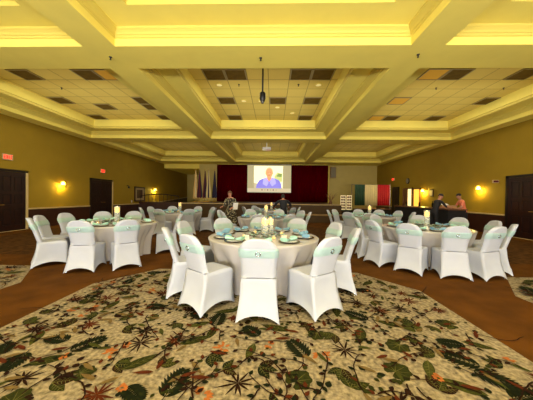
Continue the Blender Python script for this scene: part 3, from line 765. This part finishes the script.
def make_vase(h, R):
    t = thing('candle_vase', 'x', 'vase')
    mb = MB(); mb.lathe([(R*.98,0),(R,.006),(R,h),(R-.006,h),(R-.006,.012),(.001,.012)], 'glass', n=24, cap1=False); mb.build('glass_cylinder', t)
    mb = MB(); mb.lathe([(R-.008,.014),(R-.008,h*.62)], 'water', n=20); mb.build('water', t)
    mb = MB(); r2 = random.Random(int(h*100))
    for i in range(10):
        a, z, q = r2.uniform(0,6.28), r2.uniform(.04,h*.5), R*.45
        x, y = q*math.cos(a), q*math.sin(a)
        mb.lathe([(.004,-.012),(.018,-.004),(.022,.006),(.006,.012)], 'petal' if i % 2 else 'green', c=(x,y,z), n=8)
    mb.tube([(0,0,.02),(.01,.005,h*.55)], .004, 'green', 6); mb.build('submerged_flowers', t)
    mb = MB(); mb.lathe([(R*.6,h*.62+.001),(R*.82,h*.62+.02),(R*.80,h*.62+h*.3),(R*.5,h*.62+h*.31)], 'candle', n=20); c = mb.build('candle', t)
    mb = MB(); mb.lathe([(.001,0),(.006,.008),(.004,.02),(.0005,.032)], 'flame', c=(0,0,h*.93), n=8, cap0=False, cap1=False); mb.build('flame', c)
    return t
vase_tall, vase_mid = make_vase(.40, .062), make_vase(.30, .05)
t = thing('votive_candle', 'x', 'candle')
mb = MB(); mb.lathe([(.025,0),(.034,.06),(.032,.06),(.024,.006),(.001,.006)], 'glass', n=14, cap1=False); mb.build('holder', t)
mb = MB(); mb.lathe([(.022,.007),(.027,.035)], 'candle', n=12); mb.build('wax', t)
votive0 = t
def make_card():
    mb = MB(); mb.add([(-.04,-.03,0),(.04,-.03,0),(.04,0,.075),(-.04,0,.075),(-.04,.03,0),(.04,.03,0)], [(0,1,2,3),(3,2,5,4)], 'white')
    o = mb.build('place_card'); o.modifiers.new('t','SOLIDIFY').thickness = .002; return tag(o, 'x', 'card')
card0 = make_card()
def make_garland():
    mb = MB(); r2 = random.Random(5)
    for i in range(90):
        a = r2.uniform(0,6.28); r = r2.uniform(.13,.30); x, y = r*math.cos(a), r*math.sin(a); z = r2.uniform(.01,.05); b = a+r2.uniform(-1,1); L = r2.uniform(.06,.10); W = .018
        ca, sa = math.cos(b), math.sin(b)
        mb.add([(x,y,z),(x+L*.5*ca-W*sa,y+L*.5*sa+W*ca,z+.015),(x+L*ca,y+L*sa,z+.004),(x+L*.5*ca+W*sa,y+L*.5*sa-W*ca,z+.015)], [(0,3,2,1)], 'green' if i % 3 else 'napmint', True)
    mb.tube([(.2*math.cos(q*PI/8),.2*math.sin(q*PI/8),.008) for q in range(17)], .005, 'green', 6)
    return tag(mb.build('leaf_garland'), 'x', 'garland')
garland0 = make_garland()

DIR = {'n': 'near', 'f': 'far'}
tables = [
 ('nearest central table', 'the nearest central table', (-.15, 4.1), 1, [(270,1.40,'at the near side of'),(234,1.47,'at the near left of'),(204,1.53,'at the left of'),(167,1.56,'at the far left of'),(131,1.44,'second along the far left of'),
   (96,1.36,'at the far side of'),(60,1.40,'second along the far right of'),(19,1.42,'at the far right of'),(347,1.48,'at the right of'),(305,1.48,'at the near right of')]),
 ('front left table', 'the front left table', (-3.79, 5.70), 0, [(229,1.47,'at the near left of'),(280,1.45,'at the near side of'),(311,1.50,'at the near right of'),(200,1.48,'at the left of'),(169,1.52,'at the far left of'),(136,1.5,'second along the far left of'),(105,1.43,'at the far side of'),(21,1.45,'at the right of')]),
 ('front right table', 'the front right table', (3.60, 5.75), 1, [(228,1.50,'at the near left of'),(257,1.47,'at the near side of'),(285,1.46,'at the near right of'),(318,1.44,'second along the near right of'),(352,1.42,'at the right of'),(27,1.40,'at the far right of'),(64,1.38,'at the far side of'),(117,1.43,'at the far left of'),(172,1.54,'second along the left of'),(199,1.54,'at the left of')]),
 ('second central table', 'the second central table', (-.25, 8.0), 0, [(265,1.5,'at the near side of'),(302,1.45,'at the near right of'),(169,1.62,'at the far left of'),(204,1.42,'at the left of'),(115,1.5,'at the far side of'),(70,1.38,'second along the far side of'),(30,1.5,'at the far right of'),(352,1.45,'at the right of')]),
 ('second left table', 'the second left table', (-3.9, 9.9), 1, [(262,1.42,'at the near side of'),(306,1.42,'at the near right of'),(75,1.45,'at the far side of'),(165,1.45,'at the far left of'),(200,1.42,'at the left of'),(124,1.45,'second along the far left of'),(0,1.48,'at the right of'),(32,1.42,'at the far right of')]),
 ('second right table', 'the second right table', (3.6, 9.1), 0, [(221,1.40,'at the near left of'),(250,1.48,'at the near side of'),(20,1.45,'at the far right of'),(346,1.48,'at the right of'),(135,1.40,'at the far left of'),(167,1.46,'at the left of'),(85,1.42,'at the far side of'),(52,1.42,'second along the far right of')]),
 ('farthest central table', 'the farthest central table', (-.1, 12.2), 1, [(205,1.45,'at the left of'),(130,1.45,'at the far left of'),(318,1.44,'at the near right of'),(355,1.42,'at the right of'),(60,1.4,'at the far right of'),(245,1.4,'at the near side of')]),
]
for ti, (sh, nm, (cx, cy), ci, ring) in enumerate(tables):
    first_or_dup(table0, 'round banquet table under the cloth of %s' % nm, (cx, cy, 0), 0, 'round banquet tables')
    first_or_dup(cloths[ci], 'white satin cloth draped over %s' % nm, (cx, cy, 0), rnd.uniform(0, 6), 'white tablecloths') if cloths[ci].name not in used else \
        tag(dup(cloths[ci], 'white satin cloth draped over %s' % nm, (cx, cy, 0), rnd.uniform(0, 6)), group='white tablecloths')
    cloths[ci]['category'] = 'tablecloth'
    place_ring(cx, cy, ring, nm, 'chairs around %s' % nm)
    for q, (ang, r, wd) in enumerate(ring):
        a = math.radians(ang); wd2 = wd.replace('at the', 'at the')
        rr = .69; x, y = cx+rr*math.cos(a), cy+rr*math.sin(a)
        first_or_dup(plate0, 'dark charger with white plate, %s %s' % (wd.replace('at the ',''), nm), (x, y, .763), 0, 'place settings on %s' % nm)
        k = ('mint' if q % 2 == 0 else 'blue') if ti != 0 else {0:'mint',1:'mint',9:'mint'}.get(q, 'blue')
        if ti == 1: k = 'mint'
        first_or_dup(nap[k], '%s bow napkin, %s %s' % ({'mint':'pale mint','blue':'light blue'}[k], wd.replace('at the ',''), nm), (x, y, .778), a+PI/2+.3, 'napkins on %s' % nm)
    vlist = [(vase_tall, .0, .0, 'tall glass candle vase at the middle of')] if ti else [(vase_mid, .09, .03, 'middle glass candle vase at the centre of'), (vase_mid, -.03, .10, 'rear glass candle vase at the centre of'), (vase_mid, .0, -.09, 'front glass candle vase at the centre of')]
    for v, dx, dy, wd in vlist:
        o = first_or_dup(v, '%s %s' % (wd, nm), (cx+dx+.03, cy+dy, .763), 0)
    first_or_dup(garland0, 'ring of green leaves around the vase on %s' % nm, (cx, cy, .764), ti*.8)
    for q in range(4):
        a = .5+q*PI/2
        first_or_dup(votive0, 'small glass votive candle %s the vase on %s' % (['behind right of','behind left of','front left of','front right of'][q], nm), (cx+.36*math.cos(a), cy+.36*math.sin(a), .763), 0)
    if ti < 3:
        for q, (dx, dy) in enumerate(((-.25,-.42),(.33,-.40))):
            first_or_dup(card0, 'white folded card on the %s side of %s' % (['left','right'][q], nm), (cx+dx, cy+dy, .763), rnd.uniform(-.4,.4))

# ------------------------------------------------------------------ bar on the right
t = thing('bar_counter', 'long dark bar counter with brown top along the right wall', 'bar', (7.45, 12.0, 0))
mb = MB(); mb.box(-.36,.36,-2.1,2.1,0,1.0,'blackcloth'); mb.build('body', t)
mb = MB(); mb.box(-.39,.39,-2.15,2.15,1.0,1.05,'counter'); mb.build('countertop', t)
mb = MB(); mb.box(-.37,-.36,-2.0,2.0,.1,.3,'black'); mb.build('kick_panel', t)
t = thing('open_box', 'open tan cardboard box on the bar counter between the two people', 'box', (7.5, 10.4, 1.051), .3)
mb = MB(); mb.box(-.2,.2,-.15,.15,0,.01,'tan')
for a in ((-.2,-.19,-.15,.15),(.19,.2,-.15,.15),(-.2,.2,-.15,-.14),(-.2,.2,.14,.15)): mb.box(a[0],a[1],a[2],a[3],0,.13,'tan')
mb.build('tray', t)
mb = MB(); mb.add([(-.2,.15,.13),(.2,.15,.13),(.2,.28,.2),(-.2,.28,.2)],[(0,1,2,3)],'paper'); o = mb.build('flap', t); o.modifiers.new('t','SOLIDIFY').thickness = .004
for i, (x_, y_, wd) in enumerate(((7.45,11.4,'tall dark bottle standing beside the box on the bar'),(7.5,12.5,'dark bottle in the middle of the bar counter'),(7.45,13.6,'dark bottle at the far end of the bar counter'))):
    if i == 0:
        mb = MB(); mb.lathe([(.035,0),(.038,.02),(.038,.18),(.015,.23),(.013,.30),(.001,.301)], 'lg2', n=16, cap1=False); bt = tag(mb.build('bottle'), 'x', 'bottle', 'bottles on the bar')
    first_or_dup(bt, wd, (x_, y_, 1.051), 0)
t = thing('draped_table', 'dark draped low table in front of the tricolour banner', 'table', (6.6, 16.2, 0))
mb = MB(); mb.box(-1.1,1.1,-.35,.35,0,.73,'blackcloth'); mb.build('drape', t)
mb = MB(); mb.box(-1.12,1.12,-.37,.37,.73,.75,'counter'); mb.build('tabletop', t)
for i, (x_, wd) in enumerate(((-.6,'pale dish at the left end of the draped table'),(.1,'pale dish at the middle of the draped table'),(.7,'pale dish at the right end of the draped table'))):
    if i == 0:
        mb = MB(); mb.lathe([(.08,0),(.16,.06),(.15,.06),(.07,.01)], 'tan', n=18); bw = tag(mb.build('serving_bowl'), 'x', 'bowl', 'bowls on the draped table')
    first_or_dup(bw, wd, (6.6+x_, 16.15, .751), 0)

# ------------------------------------------------------------------ people
def skin_mesh(verts, edges, radii, root=0, sub=2):
    me = bpy.data.meshes.new('tmp'); me.from_pydata(verts, edges, []); o = bpy.data.objects.new('tmp', me); C.objects.link(o)
    sk = o.modifiers.new('s', 'SKIN'); sk.use_smooth_shade = True
    if not me.skin_vertices: me.attributes  # layer is created with the modifier
    if not me.skin_vertices:
        bm = bmesh.new(); bm.from_mesh(me); bm.verts.layers.skin.verify(); bm.to_mesh(me); bm.free()
    for i, r in enumerate(radii):
        d = me.skin_vertices[0].data[i]; d.radius = r if isinstance(r, tuple) else (r, r); d.use_root = (i == root)
    s2 = o.modifiers.new('u', 'SUBSURF'); s2.levels = sub; s2.render_levels = sub
    dg = bpy.context.evaluated_depsgraph_get(); dg.update()
    m2 = bpy.data.meshes.new_from_object(o.evaluated_get(dg))
    bpy.data.objects.remove(o)
    return m2
def person(label, loc, rz, H, lean, armL, armR, zones_, hair, hairlen=.0, skirt=False, bulk=1.0):
    """H standing height; lean = forward bend (rad) of the trunk; armL/armR = (elbow, wrist) offsets from the shoulder"""
    t = thing('person', label, 'person', loc, rz)
    k = H/1.75
    hip = Vector((0,0,.93*k)); cl, sl = math.cos(lean), math.sin(lean)
    def sp_(h, fw=0, sd=0): return hip+Vector((sd*k, (sl*h+cl*fw)*k, (cl*h-sl*fw)*k))   # figure faces +y
    V = []; Eg = []; Rr = []
    def add(p, r, par=None):
        V.append(tuple(p)); Rr.append(r if isinstance(r, tuple) else r*k)
        if par is not None: Eg.append((par, len(V)-1))
        return len(V)-1
    b = bulk; pel = add(hip, (.150*k*b,.105*k*b)); wst = add(sp_(.16), (.125*k*b,.095*k*b), pel); ch = add(sp_(.36), (.155*k*b,.11*k*b), wst); nb = add(sp_(.49), (.09*k,.08*k), ch)
    nk = add(sp_(.55,.01), .055, nb); hd0 = add(sp_(.62,.03), .07, nk); hd1 = add(sp_(.70,.035), (.08*k,.092*k), hd0); hd2 = add(sp_(.775,.03), (.062*k,.075*k), hd1)
    ends = []
    for s, arm in ((-1, armL), (1, armR)):
        sh = add(sp_(.46,0,s*.19*b), .052*b, nb); S0 = V[sh]
        e_ = Vector(S0)+Vector(arm[0])*k; w_ = e_+Vector(arm[1])*k
        el = add(e_, .042*b, sh); wr_ = add(w_, .028, el); d = (w_-e_).normalized(); pm = add(w_+d*.055*k, (.036*k,.02*k), wr_)
        ends.append((w_+d*.07*k, d, s))
    for s in (-1, 1):
        hj = add(hip+Vector((s*.095*k,0,-.06*k)), .09, pel); kn = add(Vector((s*.11*k,.015*k,.50*k)), .062, hj)
        an = add(Vector((s*.11*k,-.02*k,.09*k)), .042, kn); ft = add(Vector((s*.115*k,.06*k,.035*k)), (.042*k,.032*k), an); add(Vector((s*.12*k,.15*k,.025*k)), (.036*k,.022*k), ft)
    me = skin_mesh(V, Eg, [r if isinstance(r, tuple) else (r, r) for r in Rr])
    # append fingers, nose, ears, eyes so the body stays one mesh
    bm = bmesh.new(); bm.from_mesh(me)
    ztop = {}
    for key in zones_: 
        if M[key].name not in [m_.name for m_ in me.materials if m_]: me.materials.append(M[key])
    keys = list(zones_)
    neckz = sp_(.51).z; zs = zones_
    shoulders = [Vector(V[i]) for i in range(len(V)) if False]
    up_ax = Vector((0, sl, cl))
    for fc in bm.faces:
        c = fc.calc_center_median(); h = (c-hip).dot(up_ax)/k
        far_hand = min((c-e_[0]).length for e_ in ends)
        if far_hand < .13*k: m_ = zs['skin']
        elif h > .525: m_ = zs['skin']
        elif c.z < .085*k: m_ = zs['shoe']
        elif c.z < hip.z and h < .02: m_ = zs['bottom']
        else:
            m_ = zs['top']
            if zs.get('short') and min((c-(e_[0]-e_[1]*.07*k)).length for e_ in ends) < zs['short']*k: m_ = zs['skin']
        fc.material_index = midx(me, m_); fc.smooth = True
    bm.to_mesh(me); bm.free()
    def append(mb):
        b2 = bmesh.new(); b2.from_mesh(me); 
        for q, fc in enumerate(mb.f):
            pass
        off = [b2.verts.new(v) for v in mb.v]
        for q, fc in enumerate(mb.f):
            try: nf = b2.faces.new([off[a] for a in fc]); nf.material_index = midx(me, mb.mats[mb.mi[q]]); nf.smooth = True
            except ValueError: pass
        b2.to_mesh(me); b2.free()
    x_ = MB(); H1 = Vector(V[hd1]); fw_ = Vector((0, cl, -sl)); 
    nose = H1+fw_*.088*k
    x_.tube([nose+up_ax*.02*k, nose+fw_*.02*k-up_ax*.015*k, nose-up_ax*.022*k], [.006*k,.013*k,.008*k], 'skin', 8)
    for s in (-1, 1):
        e_ = H1+Vector((s*.078*k,0,0)); x_.tube([e_+up_ax*.03*k, e_+Vector((s*.012*k,0,0)), e_-up_ax*.03*k], [.007*k,.013*k,.007*k], 'skin', 6)
        ey = H1+fw_*.083*k+Vector((s*.032*k,0,0))+up_ax*.018*k; x_.tube([ey-Vector((.011*k,0,0)), ey+Vector((.011*k,0,0))], .006*k, 'hair', 6)
    mo = H1+fw_*.082*k-up_ax*.045*k; x_.tube([mo-Vector((.02*k,0,0)), mo+Vector((.02*k,0,0))], .005*k, 'fred', 6)
    for (p, d, s) in ends:
        side = d.cross(Vector((0,0,1))); side = side.normalized() if side.length > .1 else Vector((1,0,0)); dn = d.cross(side).normalized()
        if dn.z > 0: dn = -dn
        for q, L in enumerate((.075,.085,.08,.062)):
            b0 = p-d*.02*k+side*(q-1.5)*.018*k; x_.tube([b0, b0+d*L*.5*k+dn*.004*k, b0+d*L*.8*k+dn*.02*k, b0+d*L*.95*k+dn*.036*k], [.0095*k,.009*k,.008*k,.006*k], 'skin', 7)
        b0 = p-d*.05*k-side*s*.03*k; x_.tube([b0, b0-side*s*.025*k+d*.03*k, b0-side*s*.03*k+d*.06*k+dn*.01*k], [.011*k,.010*k,.007*k], 'skin', 7)
    append(x_)
    o = bpy.data.objects.new('body', me); C.objects.link(o); o.parent = t
    # hair
    h_ = MB(); N = 16; rings = []
    c0 = H1+up_ax*.02*k-fw_*.012*k; Rr_ = .102*k
    for i in range(7):
        ph = PI/2*i/6*1.15; rr = Rr_*math.cos(ph-.15) if i < 6 else .004*k
        zz = Rr_*1.12*math.sin(ph)
        rings.append([tuple(c0+up_ax*(zz+(.035*k if math.sin(a)>.3 and i == 0 else 0))+Vector((1,0,0))*rr*.88*math.cos(a)+fw_*rr*math.sin(a)) for a in [2*PI*j/N for j in range(N)]])
    if hairlen:
        low = []
        for j in range(N):
            a = 2*PI*j/N; back = math.sin(a) < .25
            low.append(tuple(c0+up_ax*(-(hairlen*k) if back else .03*k)+Vector((1,0,0))*Rr_*.9*math.cos(a)+fw_*Rr_*.9*math.sin(a)))
        rings.insert(0, low)
    h_.loft(rings, hair, False, True); h_.build('hair', t)
    if skirt:
        s_ = MB(); N = 24; rg = []
        for z, r in ((1.0,.15),(.9,.19),(.7,.22),(.45,.25),(.25,.27)):
            rg.append([((r+.012*math.sin(8*a))*math.cos(a)*k, (r*.8+.012*math.sin(8*a))*math.sin(a)*k, z*k) for a in [2*PI*j/N for j in range(N)]])
        rg = [[(p[0]*bulk, p[1]*bulk, p[2]) for p in q] for q in rg]; s_.loft(rg[::-1], zones_['bottom'], False, False); s_.build('skirt', t)
    return t
def midx(me, key):
    nm = M[key].name
    for i, m_ in enumerate(me.materials):
        if m_ and m_.name == nm: return i
    me.materials.append(M[key]); return len(me.materials)-1
class Z(dict):
    def __iter__(s): return iter([v for k_, v in s.items() if k_ != 'short'])
person('standing person in a patterned brown and cream dress near the stage', (-1.72, 9.75, 0), 2.6, 1.66, .05, ((-.05,.02,-.27),(.02,.2,-.08)), ((.05,.02,-.27),(-.02,.2,-.04)),
       Z(skin='skin', top='dress', bottom='dress', shoe='shoe'), 'hairbr', .06, True, 1.3)
mb = MB(); mb.box(-.1,.1,-.003,.003,-.14,.14,'paper'); o = tag(mb.build('paper_sheet'), 'white paper sheet held by the person in the patterned dress', 'paper'); o.location = (-1.48, 9.47, 1.06); o.rotation_euler = (.3,0,.5)
person('person dressed in black seen from behind near the stage', (.48, 10.55, 0), .15, 1.60, .30, ((-.16,.10,-.22),(.04,.2,-.05)), ((.16,.10,-.22),(-.04,.2,-.05)),
       Z(skin='skin', top='blackshirt', bottom='trouser', shoe='shoe'), 'hair', .10, False, 1.35)
person('person in black bending over a box at the end of the bar', (6.70, 10.15, 0), -1.45, 1.72, .38, ((-.1,.14,-.22),(.05,.24,-.03)), ((.1,.14,-.22),(-.05,.24,-.03)),
       Z(skin='skin', top='blackshirt', bottom='trouser', shoe='shoe', short=.26), 'hair')
person('person in a salmon shirt and dark trousers at the near end of the bar', (8.30, 10.62, 0), 1.35, 1.72, .28, ((-.08,.12,-.26),(.05,.22,-.08)), ((.08,.1,-.26),(-.02,.2,-.12)),
       Z(skin='skin', top='salmon', bottom='trouser', shoe='shoe', short=.30), 'hair')
